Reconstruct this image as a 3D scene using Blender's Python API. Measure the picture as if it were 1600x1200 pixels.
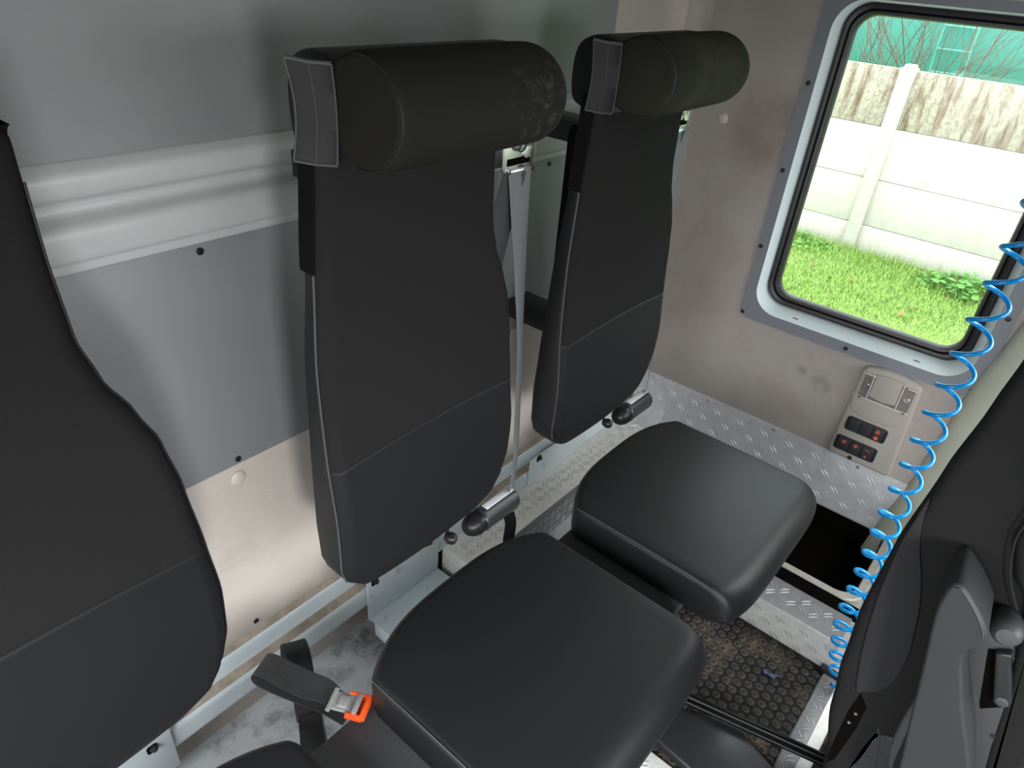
import bpy, bmesh, math, random
from mathutils import Vector, Matrix
from math import sin, cos, pi, radians as R
random.seed(7)
for o in list(bpy.data.objects): bpy.data.objects.remove(o)
SC = bpy.context.scene
COL = SC.collection
# ------------------------------------------------------------------ camera
cd = bpy.data.cameras.new('camera'); cam = bpy.data.objects.new('camera', cd); COL.objects.link(cam)
right = Vector((0.64497, -0.76078, 0.07231)); up = Vector((0.36693, 0.39128, 0.84396)); fwd = Vector((0.67036, 0.51779, -0.53152))
M = Matrix.Identity(4)
for i in range(3):
    M[i][0] = right[i]; M[i][1] = up[i]; M[i][2] = -fwd[i]
M[0][3], M[1][3], M[2][3] = -1.8677, -0.9437, 1.4435
cam.matrix_world = M
cd.sensor_width = 36; cd.lens = 36 * 1076.1 / 1600; cd.clip_start = 0.02; cd.clip_end = 200
SC.camera = cam
# ------------------------------------------------------------------ world, daylight, exposure
SC.view_settings.view_transform = 'Standard'; SC.view_settings.look = 'None'
SC.view_settings.gamma = 1; SC.view_settings.use_curve_mapping = False
SC.view_settings.exposure = 0.0
W = bpy.data.worlds.new('overcast_sky'); SC.world = W; W.use_nodes = True
bg = W.node_tree.nodes['Background']; bg.inputs[0].default_value = (0.93, 0.97, 1.0, 1); bg.inputs[1].default_value = 6.6
# overcast sky: the zenith is about three times as bright as the horizon
_nt = W.node_tree; _tc = _nt.nodes.new('ShaderNodeTexCoord'); _sx = _nt.nodes.new('ShaderNodeSeparateXYZ'); _mr = _nt.nodes.new('ShaderNodeMapRange'); _vm = _nt.nodes.new('ShaderNodeVectorMath'); _vm.operation = 'SCALE'
_nt.links.new(_tc.outputs['Generated'], _sx.inputs[0]); _nt.links.new(_sx.outputs['Z'], _mr.inputs[0]); _mr.inputs[1].default_value = 0; _mr.inputs[2].default_value = 1; _mr.inputs[3].default_value = .40; _mr.inputs[4].default_value = 1.1
_vm.inputs[0].default_value = (0.93, 0.97, 1.0); _nt.links.new(_mr.outputs[0], _vm.inputs['Scale']); _nt.links.new(_vm.outputs[0], bg.inputs[0])
def area(name, loc, target, sx, sy, power, col=(1, 1, 1), spread=75):
    l = bpy.data.lights.new(name, 'AREA'); l.shape = 'RECTANGLE'; l.size = sx; l.size_y = sy; l.energy = power; l.color = col; l.spread = R(spread)
    o = bpy.data.objects.new(name, l); COL.objects.link(o); o.location = loc
    o.rotation_euler = (Vector(target) - Vector(loc)).to_track_quat('-Z', 'Y').to_euler()
    return o
area('windscreen_daylight', (-1.05, -2.30, 1.25), (-1.15, -.25, 0.0), 2.1, 0.6, 9, (0.97, 0.98, 1), 85)
area('doorway_low_fill', (-2.43, -.62, .72), (-.6, -.12, .0), .9, 0.8, 8, (0.98, 0.98, 1), 130)  # added fill lamp in the doorway to brighten the floor and low metal
area('open_door_daylight', (-2.30, -2.1, 1.12), (-1.1, -0.1, 0.0), .25, 0.3, 10.5, (0.98, 0.98, 1), 95)
area('front_door_window_daylight', (-.02, -1.55, 1.32), (-1.5, -0.35, 0.05), 0.75, 0.5, 3.5, (0.98, 1, 0.98))

# ------------------------------------------------------------------ materials
def mat(name, col, rough=0.6, metal=0.0, spec=0.5, bump=0, bscale=300, var=0, vscale=8, sheen=0, bdist=0.001, coat=0):
    m = bpy.data.materials.new(name); m.use_nodes = True
    nt = m.node_tree; b = nt.nodes['Principled BSDF']
    b.inputs['Base Color'].default_value = (*col, 1); b.inputs['Roughness'].default_value = rough
    b.inputs['Metallic'].default_value = metal; b.inputs['Specular IOR Level'].default_value = spec
    if sheen: b.inputs['Sheen Weight'].default_value = sheen; b.inputs['Sheen Roughness'].default_value = 0.5
    if coat: b.inputs['Coat Weight'].default_value = coat
    tc = nt.nodes.new('ShaderNodeTexCoord')
    if var:
        n = nt.nodes.new('ShaderNodeTexNoise'); n.inputs['Scale'].default_value = vscale; n.inputs['Detail'].default_value = 6; n.inputs['Roughness'].default_value = 0.65
        nt.links.new(tc.outputs['Object'], n.inputs['Vector'])
        mr = nt.nodes.new('ShaderNodeMapRange'); mr.inputs[1].default_value = 0.3; mr.inputs[2].default_value = 0.7
        mr.inputs[3].default_value = 1 - var; mr.inputs[4].default_value = 1 + var
        nt.links.new(n.outputs[0], mr.inputs[0])
        mx = nt.nodes.new('ShaderNodeVectorMath'); mx.operation = 'SCALE'; mx.inputs[0].default_value = col
        nt.links.new(mr.outputs[0], mx.inputs['Scale']); nt.links.new(mx.outputs[0], b.inputs['Base Color'])
    if bump:
        n2 = nt.nodes.new('ShaderNodeTexNoise'); n2.inputs['Scale'].default_value = bscale; n2.inputs['Detail'].default_value = 2
        nt.links.new(tc.outputs['Object'], n2.inputs['Vector'])
        bp = nt.nodes.new('ShaderNodeBump'); bp.inputs['Strength'].default_value = bump; bp.inputs['Distance'].default_value = bdist
        nt.links.new(n2.outputs[0], bp.inputs['Height']); nt.links.new(bp.outputs[0], b.inputs['Normal'])
    return m
def blotch(m, col2, scale, lo, hi, seed=0.0, detail=8, stretch=(1, 1, 1), mask=None):
    """second colour showing in patches (dirt, wear); mask = (centre, radius) limits it to one worn spot"""
    nt = m.node_tree; b = nt.nodes['Principled BSDF']; tc = nt.nodes.new('ShaderNodeTexCoord')
    mp = nt.nodes.new('ShaderNodeMapping'); mp.inputs['Location'].default_value = (seed, seed * 1.7, seed * .3); mp.inputs['Scale'].default_value = stretch
    nt.links.new(tc.outputs['Object'], mp.inputs['Vector'])
    n = nt.nodes.new('ShaderNodeTexNoise'); n.inputs['Scale'].default_value = scale; n.inputs['Detail'].default_value = detail; n.inputs['Roughness'].default_value = .7
    nt.links.new(mp.outputs[0], n.inputs['Vector'])
    mr = nt.nodes.new('ShaderNodeMapRange'); mr.inputs[1].default_value = lo; mr.inputs[2].default_value = hi
    nt.links.new(n.outputs[0], mr.inputs[0]); fac = mr.outputs[0]
    if mask:
        d = nt.nodes.new('ShaderNodeVectorMath'); d.operation = 'DISTANCE'; d.inputs[1].default_value = mask[0]
        nt.links.new(tc.outputs['Object'], d.inputs[0])
        m2 = nt.nodes.new('ShaderNodeMapRange'); m2.inputs[1].default_value = mask[1]; m2.inputs[2].default_value = mask[1] * .3; m2.interpolation_type = 'SMOOTHSTEP'
        nt.links.new(d.outputs['Value'], m2.inputs[0])
        mu = nt.nodes.new('ShaderNodeMath'); mu.operation = 'MULTIPLY'; nt.links.new(fac, mu.inputs[0]); nt.links.new(m2.outputs[0], mu.inputs[1]); fac = mu.outputs[0]
    mix = nt.nodes.new('ShaderNodeMix'); mix.data_type = 'RGBA'
    nt.links.new(fac, mix.inputs[0])
    s = b.inputs['Base Color']
    if s.links: nt.links.new(s.links[0].from_socket, mix.inputs[6])
    else: mix.inputs[6].default_value = s.default_value
    mix.inputs[7].default_value = (*col2, 1)
    nt.links.new(mix.outputs[2], s)
    return m
MT = {}
MT['knit'] = mat('black_knit_fabric', (0.0125, 0.0125, 0.012), .9, spec=.06, bump=.5, bscale=900, var=.12, vscale=500, bdist=.0006)
MT['vinyl'] = mat('black_smooth_fabric', (0.0095, 0.0097, 0.0105), .55, bump=.35, bscale=1100, var=.08, vscale=300, bdist=.0004, spec=.15)
MT['panfab'] = mat('black_seat_cloth', (0.011, 0.0113, 0.012), .45, bump=.35, bscale=900, var=.1, vscale=400, bdist=.0005, spec=.26)
MT['side'] = mat('black_side_vinyl', (0.009, 0.009, 0.010), .5, bump=.2, bscale=700, spec=.3)
MT['piping'] = mat('dark_grey_piping', (0.045, 0.045, 0.045), .5)
MT['velcro_shadow'] = mat('black_velcro_and_shadow', (0.004, 0.004, 0.004), .95, spec=.1)  # also on the shell behind the backrest, where black stands in for shadow
MT['flap'] = mat('charcoal_elastic_flap', (0.014, 0.014, 0.0135), .7, spec=.3, bump=.4, bscale=500)
MT['panel'] = mat('grey_laminate', (0.195, 0.205, 0.203), .5, bump=.15, bscale=500, var=.05, vscale=5, bdist=.0004)
MT['beige'] = mat('beige_textured_lining', (0.47, 0.425, 0.38), .8, bump=.7, bscale=420, var=.05, vscale=4, bdist=.0012)
blotch(MT['beige'], (0.33, 0.27, 0.225), 3.0, .52, .75, 3.1)
MT['greige'] = mat('warm_grey_lining', (0.35, 0.318, 0.292), .75, bump=.3, bscale=500, var=.04, vscale=4)
blotch(MT['greige'], (0.27, 0.225, 0.19), 2.6, .5, .75, 8.1)
blotch(MT['greige'], (0.20, 0.15, 0.115), 4, .3, .7, 2.1, mask=((0, -.25, 1.10), .16))
blotch(MT['greige'], (0.22, 0.20, 0.185), 12, .3, .6, 5.1, mask=((0, -.60, .47), .04))
blotch(MT['greige'], (0.20, 0.18, 0.165), 12, .3, .6, 3.1, mask=((0, -.54, .49), .02))
MT['paint'] = mat('pale_blue_white_paint', (0.70, 0.78, 0.82), .3, var=.04, vscale=10)
blotch(MT['paint'], (0.30, 0.28, 0.25), 14, .60, .78, 2.0)
MT['railpaint'] = mat('grey_white_paint', (0.42, 0.43, 0.425), .38, var=.04, vscale=8)
MT['dirty'] = mat('grimy_brown_ledge', (0.34, 0.29, 0.235), .8, var=.35, vscale=22)
MT['screw'] = mat('black_screw', (0.012, 0.012, 0.014), .3)
MT['plug'] = mat('beige_plastic_plug', (0.50, 0.46, 0.41), .45)
MT['ply'] = mat('grey_door_frame_panel', (0.185, 0.20, 0.22), .5, bump=.1, bscale=400)
MT['rubber'] = mat('black_rubber', (0.012, 0.012, 0.013), .4)
MT['revealp'] = mat('pale_aqua_paint', (0.74, 0.84, 0.85), .35)
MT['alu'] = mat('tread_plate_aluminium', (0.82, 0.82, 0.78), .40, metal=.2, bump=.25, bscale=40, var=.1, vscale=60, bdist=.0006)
MT['aludk'] = mat('shaded_tread_plate', (0.24, 0.243, 0.25), .45, metal=.35, bump=.25, bscale=60, var=.15, vscale=40, bdist=.0006)  # darker copy of the plate aluminium, shade put into its colour
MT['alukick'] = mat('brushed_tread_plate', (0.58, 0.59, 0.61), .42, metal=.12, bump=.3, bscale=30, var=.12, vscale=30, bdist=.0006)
MT['mark2'] = mat('raised_plate_bars_dull', (0.58, 0.585, 0.59), .38, metal=.2)
MT['mark'] = mat('raised_plate_bars', (0.55, 0.55, 0.54), .36, metal=.7)
MT['mat'] = mat('black_coin_mat', (0.02, 0.019, 0.018), .8, spec=.15, bump=.5, bscale=300, var=.3, vscale=30)
blotch(MT['mat'], (0.16, 0.12, 0.085), 9, .5, .72, 1.0, stretch=(1, 1, 1))
MT['coin'] = mat('black_coin_studs', (0.024, 0.023, 0.022), .6, spec=.3, var=.3, vscale=40)
blotch(MT['coin'], (0.13, 0.10, 0.075), 11, .56, .8, 1.0)
MT['coinrim'] = mat('dusty_stud_rims', (0.05, 0.045, 0.04), .55, spec=.4, var=.5, vscale=30)
blotch(MT['coinrim'], (0.16, 0.125, 0.095), 9, .48, .75, 1.0)
MT['plinth'] = mat('grey_painted_steel', (0.062, 0.065, 0.069), .55, spec=.3, var=.05, vscale=10)
MT['floor'] = mat('pale_grey_floor_paint', (0.52, 0.54, 0.545), .45, var=.1, vscale=5)
blotch(MT['floor'], (0.10, 0.10, 0.095), 7, .48, .66, 5.0)
MT['steel'] = mat('satin_steel', (0.60, 0.61, 0.60), .25, metal=1)
MT['gun'] = mat('dark_glossy_plastic', (0.024, 0.025, 0.027), .28, spec=.4)
MT['blk2'] = mat('satin_black_plastic', (0.010, 0.010, 0.011), .35, spec=.25)
MT['chrome'] = mat('bright_chrome', (0.85, 0.86, 0.86), .2, metal=.4)
MT['blk'] = mat('black_plastic', (0.013, 0.013, 0.014), .35)
MT['void'] = mat('black_cavity_lining', (0.003, 0.0025, 0.002), .9, spec=.03)
MT['zinc'] = mat('dull_zinc_plate', (0.42, 0.42, 0.41), .35, metal=.45)
MT['bar'] = mat('gloss_black_bar', (0.004, 0.004, 0.004), .2, spec=.3)
MT['web'] = mat('grey_belt_webbing', (0.035, 0.038, 0.042), .6, spec=.3, bump=.5, bscale=700)
MT['webl'] = mat('light_grey_belt_webbing', (0.11, 0.115, 0.12), .5, bump=.5, bscale=700)
MT['orange'] = mat('orange_red_plastic', (0.80, 0.09, 0.015), .4)
MT['sill'] = mat('pale_grey_rim', (0.42, 0.42, 0.37), .35, var=.1, vscale=40)
MT['hose'] = mat('bright_blue_polyurethane', (0.002, 0.31, 0.78), .22, spec=.6)
MT['trunk'] = mat('grey_switch_housing', (0.33, 0.305, 0.275), .45, bump=.1, bscale=500)
MT['trunkl'] = mat('light_housing_rim', (0.50, 0.48, 0.43), .4)
MT['sw'] = mat('black_switch', (0.022, 0.023, 0.026), .35)
MT['icon'] = mat('red_switch_symbol', (0.75, 0.13, 0.09), .5)
MT['dknit'] = mat('front_seat_dark_cloth', (0.014, 0.014, 0.0142), .88, spec=.08, bump=.5, bscale=800, var=.15, vscale=500, bdist=.0006)
MT['dgrey'] = mat('front_seat_charcoal_cloth', (0.024, 0.024, 0.025), .88, spec=.08, bump=.5, bscale=800, var=.12, vscale=500, bdist=.0006)
MT['dvin'] = mat('charcoal_soft_vinyl', (0.03, 0.0303, 0.032), .48, bump=.25, bscale=900, spec=.3)
MT['dpl'] = mat('charcoal_moulded_plastic', (0.05, 0.05, 0.053), .5, bump=.2, bscale=900)
MT['pillar'] = mat('olive_grey_pillar_trim', (0.42, 0.43, 0.35), .7, bump=.3, bscale=500, var=.06, vscale=10)
MT['head'] = mat('grey_headlining', (0.74, 0.73, 0.70), .9)
MT['concrete'] = mat('pale_precast_concrete', (0.50, 0.475, 0.42), .9, bump=.6, bscale=60, var=.08, vscale=14, bdist=.004)
MT['concdirty'] = mat('rust_stained_concrete', (0.40, 0.365, 0.30), .9, bump=.6, bscale=60, var=.3, vscale=45, bdist=.004)
blotch(MT['concdirty'], (0.17, 0.105, 0.062), 7, .48, .62, 4.0, stretch=(1, 1.6, .28))
blotch(MT['concdirty'], (0.24, 0.20, 0.15), 28, .52, .66, 2.0)
MT['conclight'] = mat('lightly_stained_concrete', (0.62, 0.59, 0.54), .9, bump=.5, bscale=60, var=.06, vscale=14, bdist=.004)
blotch(MT['conclight'], (0.24, 0.17, 0.12), 2.2, .52, .74, 9.0, stretch=(1, 1.3, .5))
MT['tank'] = mat('teal_green_tank_paint', (0.055, 0.27, 0.225), .45, var=.12, vscale=1)
MT['rung'] = mat('pale_teal_ladder_paint', (0.12, 0.40, 0.34), .45)
MT['turf'] = mat('mossy_turf_soil', (0.17, 0.24, 0.06), .95, bump=1, bscale=40, var=.35, vscale=30, bdist=.02)
MT['blade'] = mat('grass_blades', (0.20, 0.34, 0.06), .6, var=.45, vscale=40)
MT['yard'] = mat('grey_asphalt', (0.10, 0.10, 0.095), .9, bump=.5, bscale=60)
MT['weed'] = mat('weed_leaves', (0.10, 0.27, 0.05), .6, var=.3, vscale=20)
MT['dead'] = mat('dead_leaf', (0.42, 0.26, 0.13), .8)
MT['twig'] = mat('red_brown_bark', (0.12, 0.065, 0.045), .8)
MT['scrap'] = mat('blue_grey_paper', (0.06, 0.085, 0.17), .6)
def glassmat():
    m = bpy.data.materials.new('clear_glass'); m.use_nodes = True; nt = m.node_tree; nt.nodes.clear()
    o = nt.nodes.new('ShaderNodeOutputMaterial'); t = nt.nodes.new('ShaderNodeBsdfTransparent'); g = nt.nodes.new('ShaderNodeBsdfGlossy')
    t.inputs[0].default_value = (.97, 1, .985, 1); g.inputs['Roughness'].default_value = .02
    f = nt.nodes.new('ShaderNodeFresnel'); f.inputs[0].default_value = 1.25; x = nt.nodes.new('ShaderNodeMixShader')
    nt.links.new(f.outputs[0], x.inputs[0]); nt.links.new(t.outputs[0], x.inputs[1]); nt.links.new(g.outputs[0], x.inputs[2]); nt.links.new(x.outputs[0], o.inputs[0])
    return m
MT['glass'] = glassmat()

# ------------------------------------------------------------------ builders
def new(name, bm, m, parent=None, sharp=38, smooth=True):
    bmesh.ops.recalc_face_normals(bm, faces=bm.faces)
    me = bpy.data.meshes.new(name)
    for f in bm.faces: f.smooth = smooth
    lim = R(sharp)
    for e in bm.edges:
        if len(e.link_faces) == 2 and e.calc_face_angle(0) > lim: e.smooth = False
    bm.to_mesh(me); bm.free()
    for k in (m if isinstance(m, (list, tuple)) else [m]): me.materials.append(MT[k] if isinstance(k, str) else k)
    o = bpy.data.objects.new(name, me); COL.objects.link(o)
    if parent: o.parent = parent
    return o
def empty(name, loc, label=None, cat=None, group=None, kind=None):
    o = bpy.data.objects.new(name, None); COL.objects.link(o); o.location = loc; o.empty_display_size = .05
    return tag(o, label, cat, group, kind)
def tag(o, label=None, cat=None, group=None, kind=None):
    if label: o['label'] = label
    if cat: o['category'] = cat
    if group: o['group'] = group
    if kind: o['kind'] = kind
    return o
def struct(o, label=None): return tag(o, label=label, kind='structure')
def B(): return bmesh.new()
def box(bm, lo, hi, bev=0.0, seg=2, mi=0, rot=None, piv=None):
    lo = Vector(lo); hi = Vector(hi); c = (lo + hi) / 2; s = hi - lo
    r = bmesh.ops.create_cube(bm, size=1, matrix=Matrix.Translation(c) @ Matrix.Diagonal((abs(s.x), abs(s.y), abs(s.z), 1)))
    vs = r['verts']; fs = set(f for v in vs for f in v.link_faces); es = set(e for v in vs for e in v.link_edges)
    if bev > 0:
        rr = bmesh.ops.bevel(bm, geom=list(es), offset=bev, segments=seg, profile=.5, affect='EDGES')
        fs = set(rr['faces']) | set(f for f in fs if f.is_valid); vs = list(set(v for f in fs for v in f.verts))
    for f in fs: f.material_index = mi
    if rot is not None:
        bmesh.ops.rotate(bm, verts=vs, cent=piv if piv is not None else c, matrix=rot)
    return vs
def loft(bm, rings, close=True, caps=True, mi=0):
    vr = [[bm.verts.new(p) for p in r] for r in rings]; n = len(vr[0]); fs = []
    for a, b in zip(vr[:-1], vr[1:]):
        for i in range(n if close else n - 1):
            j = (i + 1) % n
            f = bm.faces.new((a[i], a[j], b[j], b[i])); f.material_index = mi; fs.append(f)
    if caps and close:
        for r in (vr[0][::-1], vr[-1]):
            f = bm.faces.new(r); f.material_index = mi; fs.append(f)
    return vr, fs
def cyl(bm, p0, p1, r0, r1=None, n=20, mi=0, caps=True):
    p0 = Vector(p0); p1 = Vector(p1); r1 = r0 if r1 is None else r1
    d = (p1 - p0).normalized(); a = d.orthogonal().normalized(); b = d.cross(a)
    loft(bm, [[p0 + (a * cos(t) + b * sin(t)) * r0 for t in [2 * pi * i / n for i in range(n)]],
              [p1 + (a * cos(t) + b * sin(t)) * r1 for t in [2 * pi * i / n for i in range(n)]]], mi=mi, caps=caps)
def lathe(bm, p0, d, prof, n=24, mi=0):
    """prof = [(distance along d, radius)]"""
    p0 = Vector(p0); d = Vector(d).normalized(); a = d.orthogonal().normalized(); b = d.cross(a)
    loft(bm, [[p0 + d * h + (a * cos(2 * pi * i / n) + b * sin(2 * pi * i / n)) * max(r, 1e-5) for i in range(n)] for h, r in prof], mi=mi)
def tube(bm, pts, rad, n=8, mi=0):
    pts = [Vector(p) for p in pts]; rr = rad if isinstance(rad, list) else [rad] * len(pts)
    rings = []; prev = None
    for i, p in enumerate(pts):
        t = (pts[min(i + 1, len(pts) - 1)] - pts[max(i - 1, 0)]).normalized()
        a = t.orthogonal().normalized() if prev is None else (prev - t * prev.dot(t)).normalized()
        prev = a; b = t.cross(a)
        rings.append([p + (a * cos(2 * pi * k / n) + b * sin(2 * pi * k / n)) * rr[i] for k in range(n)])
    loft(bm, rings, mi=mi)
def ribbon(bm, pts, wid, thick, side, mi=0):
    """strap: pts centreline, wid list or number, side = list or vector across the strap"""
    pts = [Vector(p) for p in pts]; n = len(pts); rings = []
    for i, p in enumerate(pts):
        t = (pts[min(i + 1, n - 1)] - pts[max(i - 1, 0)]).normalized()
        s = Vector(side[i] if isinstance(side, list) else side); s = (s - t * s.dot(t)).normalized(); u = t.cross(s)
        w = (wid[i] if isinstance(wid, list) else wid) / 2; h = thick / 2
        rings.append([p + s * w * a + u * h * b for a, b in ((-1, -.5), (-.97, -1), (.97, -1), (1, -.5), (1, .5), (.97, 1), (-.97, 1), (-1, .5))])
    loft(bm, rings, mi=mi)
def rrect(a0, a1, b0, b1, r, n=8):
    """rounded rectangle in (a,b); r = radius or 4 radii (a1b1, a0b1, a0b0, a1b0)"""
    rs = r if isinstance(r, (list, tuple)) else [r] * 4
    out = []
    for k, (ca, cb, sa, sb) in enumerate(((a1, b1, -1, -1), (a0, b1, 1, -1), (a0, b0, 1, 1), (a1, b0, -1, 1))):
        q = rs[k]
        for i in range(n + 1):
            t = pi / 2 * (k + i / n); out.append((ca + sa * q + q * cos(t), cb + sb * q + q * sin(t)))
    return out
def roundpoly(corners, rad, n=6):
    out = []; m = len(corners)
    for i in range(m):
        a = Vector(corners[i - 1]); b = Vector(corners[i]); c = Vector(corners[(i + 1) % m]); r = rad[i] if isinstance(rad, (list, tuple)) else rad
        u = (a - b).normalized(); v = (c - b).normalized(); h = u.angle(v) / 2; t = r / math.tan(h); ce = b + (u + v).normalized() * (r / sin(h))
        p0 = b + u * t; p1 = b + v * t; a0 = math.atan2(p0.y - ce.y, p0.x - ce.x); a1 = math.atan2(p1.y - ce.y, p1.x - ce.x)
        d = (a1 - a0 + pi) % (2 * pi) - pi
        out += [(ce.x + r * cos(a0 + d * k / n), ce.y + r * sin(a0 + d * k / n)) for k in range(n + 1)]
    return out
def smooth_curve(pts, n=8):
    pts = [Vector(p) for p in pts]; P = [pts[0] * 2 - pts[1]] + pts + [pts[-1] * 2 - pts[-2]]; out = []
    for i in range(1, len(P) - 2):
        for k in range(n):
            t = k / n; a, b, c, d = P[i - 1:i + 3]
            out.append(.5 * ((2 * b) + (c - a) * t + (2 * a - 5 * b + 4 * c - d) * t * t + (3 * b - a - 3 * c + d) * t ** 3))
    out.append(pts[-1]); return out
def interp(tab, x):
    if x <= tab[0][0]: return tab[0][1]
    for (a, va), (b, vb) in zip(tab[:-1], tab[1:]):
        if x <= b:
            t = (x - a) / (b - a); t = t * t * (3 - 2 * t) * .5 + t * .5
            return va + (vb - va) * t
    return tab[-1][1]
def slab(bm, poly, mapf, d0, d1, bev, mi=0, seg=4):
    """extruded outline with rounded edges on the d1 side; mapf(a,b,d)->xyz"""
    n = len(poly); area_ = sum(poly[i][0] * poly[(i + 1) % n][1] - poly[(i + 1) % n][0] * poly[i][1] for i in range(n))
    sg = 1 if area_ > 0 else -1
    nrm = []
    for i in range(n):
        p = Vector(poly[i - 1]); q = Vector(poly[i]); s = Vector(poly[(i + 1) % n])
        e1 = (q - p).normalized(); e2 = (s - q).normalized(); t = (e1 + e2)
        t = t.normalized() if t.length > 1e-6 else e2
        nn = Vector((-t.y, t.x)) * sg; nrm.append(nn / max(.5, nn.dot(Vector((-e2.y, e2.x)) * sg)))
    rings = [[mapf(poly[i][0], poly[i][1], d0) for i in range(n)]]
    s = 1 if d1 > d0 else -1
    for k in range(seg + 1):
        t = pi / 2 * k / seg; ins = bev * (1 - cos(t)); dd = d1 - s * bev * (1 - sin(t))
        rings.append([mapf(poly[i][0] + nrm[i].x * ins, poly[i][1] + nrm[i].y * ins, dd) for i in range(n)])
    loft(bm, rings, mi=mi)

# ================================================================== THE SETTING
def holed(bm, outer, inner, mapf, d0, d1, mi=0):
    a = [mapf(*p, d0) for p in outer]; b = [mapf(*p, d1) for p in outer]; c = [mapf(*p, d1) for p in inner]; d = [mapf(*p, d0) for p in inner]
    vr, _ = loft(bm, [a, b, c, d], caps=False, mi=mi); n = len(a)
    for i in range(n):
        j = (i + 1) % n; f = bm.faces.new((vr[3][i], vr[3][j], vr[0][j], vr[0][i])); f.material_index = mi
X = lambda y, z, d: Vector((d, y, z))      # outlines on the side wall
Y = lambda x, z, d: Vector((x, d, z))      # outlines on the back wall
Z = lambda x, y, d: Vector((x, y, d))
XL, YF, ZC = -2.45, -2.35, 1.82
# floor
bm = B(); box(bm, (XL, YF, -.06), (.06, .06, 0)); struct(new('floor', bm, 'floor'), 'pale grey painted cab floor with dark grime, seen behind the seat plinth')
# back wall behind the crew seats
bm = B(); box(bm, (XL, 0, 0), (.06, .06, ZC)); struct(new('wall_back', bm, 'beige'), 'beige textured lining of the rear cab wall')
bm = B(); box(bm, (XL, YF, ZC), (.06, .06, ZC + .05)); struct(new('ceiling', bm, 'head'))
# right wall with the door window
hole = rrect(-.915, -.352, .618, 1.41, .07)
holeo = rrect(-.921, -.346, .612, 1.416, .07)
bm = B(); holed(bm, rrect(-.97, 0, 0, ZC, .0005), holeo, X, 0, .045)
struct(new('wall_right', bm, 'greige'), 'warm grey lining of the side wall around the window')
bm = B(); holed(bm, rrect(YF, -1.05, 0, ZC, .0005), rrect(-1.95, -1.15, .8, 1.45, .05), X, 0, .045)
struct(new('wall_front_right', bm, 'greige'))
# left wall with the open door, front wall with the windscreen
bm = B(); holed(bm, rrect(YF, 0, 0, ZC, .0005), rrect(-2.27, -.15, .12, 1.38, .05), X, XL, XL - .05)
struct(new('wall_left', bm, 'greige'))
bm = B(); holed(bm, rrect(XL, 0, 0, ZC, .0005), rrect(XL + .15, -.15, .9, 1.55, .08), Y, YF, YF - .05)
struct(new('wall_front', bm, 'greige'))
# corner cove between back wall and side wall
bm = B(); loft(bm, [[Vector((-.05, 0, z)), Vector((-.03, -.003, z)), Vector((-.012, -.012, z)), Vector((-.003, -.03, z)), Vector((0, -.05, z)), Vector((.01, .01, z))] for z in (.28, ZC)])
struct(new('trim_1', bm, 'greige'), 'rounded beige corner where the two walls meet')
# ribbed rails on the back wall
def rail(name, prof, x0, x1, m, label):
    bm = B(); loft(bm, [[Vector((x, y, z)) for y, z in prof] for x in (x0, x1)])
    return struct(new(name, bm, m, sharp=50), label)
def rnd(prof, k=4, r=.35):
    out = []
    n = len(prof)
    for i, p in enumerate(prof):
        if i == 0 or i == n - 1: out.append(p); continue
        a = Vector(prof[i - 1]); b = Vector(p); c = Vector(prof[i + 1])
        p0 = b + (a - b) * r; p1 = b + (c - b) * r
        for j in range(k + 1):
            t = j / k; q = p0 * (1 - t) ** 2 + b * 2 * t * (1 - t) + p1 * t * t; out.append((q.x, q.y))
    return out
pr = rnd([(0.001, 1.192), (-.003, 1.190), (-.018, 1.178), (-.018, 1.152), (-.001, 1.142), (-.001, 1.128), (-.024, 1.116), (-.024, 1.074), (-.012, 1.070), (-.012, 1.0545), (.001, 1.0545)])
rail('trim_2', pr, XL, -.385, 'railpaint', 'pale grey ribbed steel rail across the rear wall behind the headrests')
pr = rnd([(0.001, .2235), (-.004, .2222), (-.015, .213), (-.018, .176), (-.020, .170), (-.036, .158), (-.040, .150), (-.040, .102), (-.022, .090), (.001, .086)], 3, .25)
o = rail('trim_3', pr, XL, -.02, 'paint', 'pale blue-white ribbed rail low on the rear wall')
for pr_ in ([(0, .2245), (-.004, .2235), (-.0125, .2165), (-.012, .2140), (0, .2225)], [(-.0195, .1722), (-.022, .1695), (-.0350, .1602), (-.0340, .1585), (-.0185, .1690)]):
    bm = B(); loft(bm, [[Vector((x, y, z)) for y, z in pr_] for x in (XL, -.02)]); new('ledge_grime', bm, 'dirty', o)
# grey panels
def screw(parent, loc, d, r=.006, m='screw', name='screw'):
    bm = B(); lathe(bm, (0, 0, 0), d, [(0, r), (.001, r), (.0025, r * .8), (.0028, r * .45), (.0012, r * .4), (.0012, 0)], 14)
    o = new(name, bm, m, parent); o.location = loc; return o
bm = B(); box(bm, (XL, -.004, 1.1925), (-.384, 0, ZC)); struct(new('trim_4', bm, 'panel'), 'large grey laminate panel high on the rear wall')
bm = B(); box(bm, (XL, -.004, .645), (-.40, 0, 1.0525), .0012)
lp = struct(new('trim_5', bm, 'panel'), 'grey laminate panel with black screws below the upper rail')
for x, z in ((-1.418, 1.041), (-1.416, .656), (-.583, 1.041), (-.583, .66), (-2.2, 1.041)): screw(lp, (x, -.004, z), (0, -1, 0))
def plug(loc, d, lab):
    bm = B(); lathe(bm, loc, d, [(0, .0145), (.002, .0145), (.0045, .012), (.006, .007), (.0064, 0)], 24)
    return tag(new('wall_plug', bm, 'plug'), lab, 'plug')
plug((-1.42, 0, .613), (0, -1, 0), 'round cream plastic plug in the beige wall just below the grey panel')
plug((0, -.138, 1.103), (-1, 0, 0), 'round beige plug in the side wall right of the far headrest')
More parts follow.
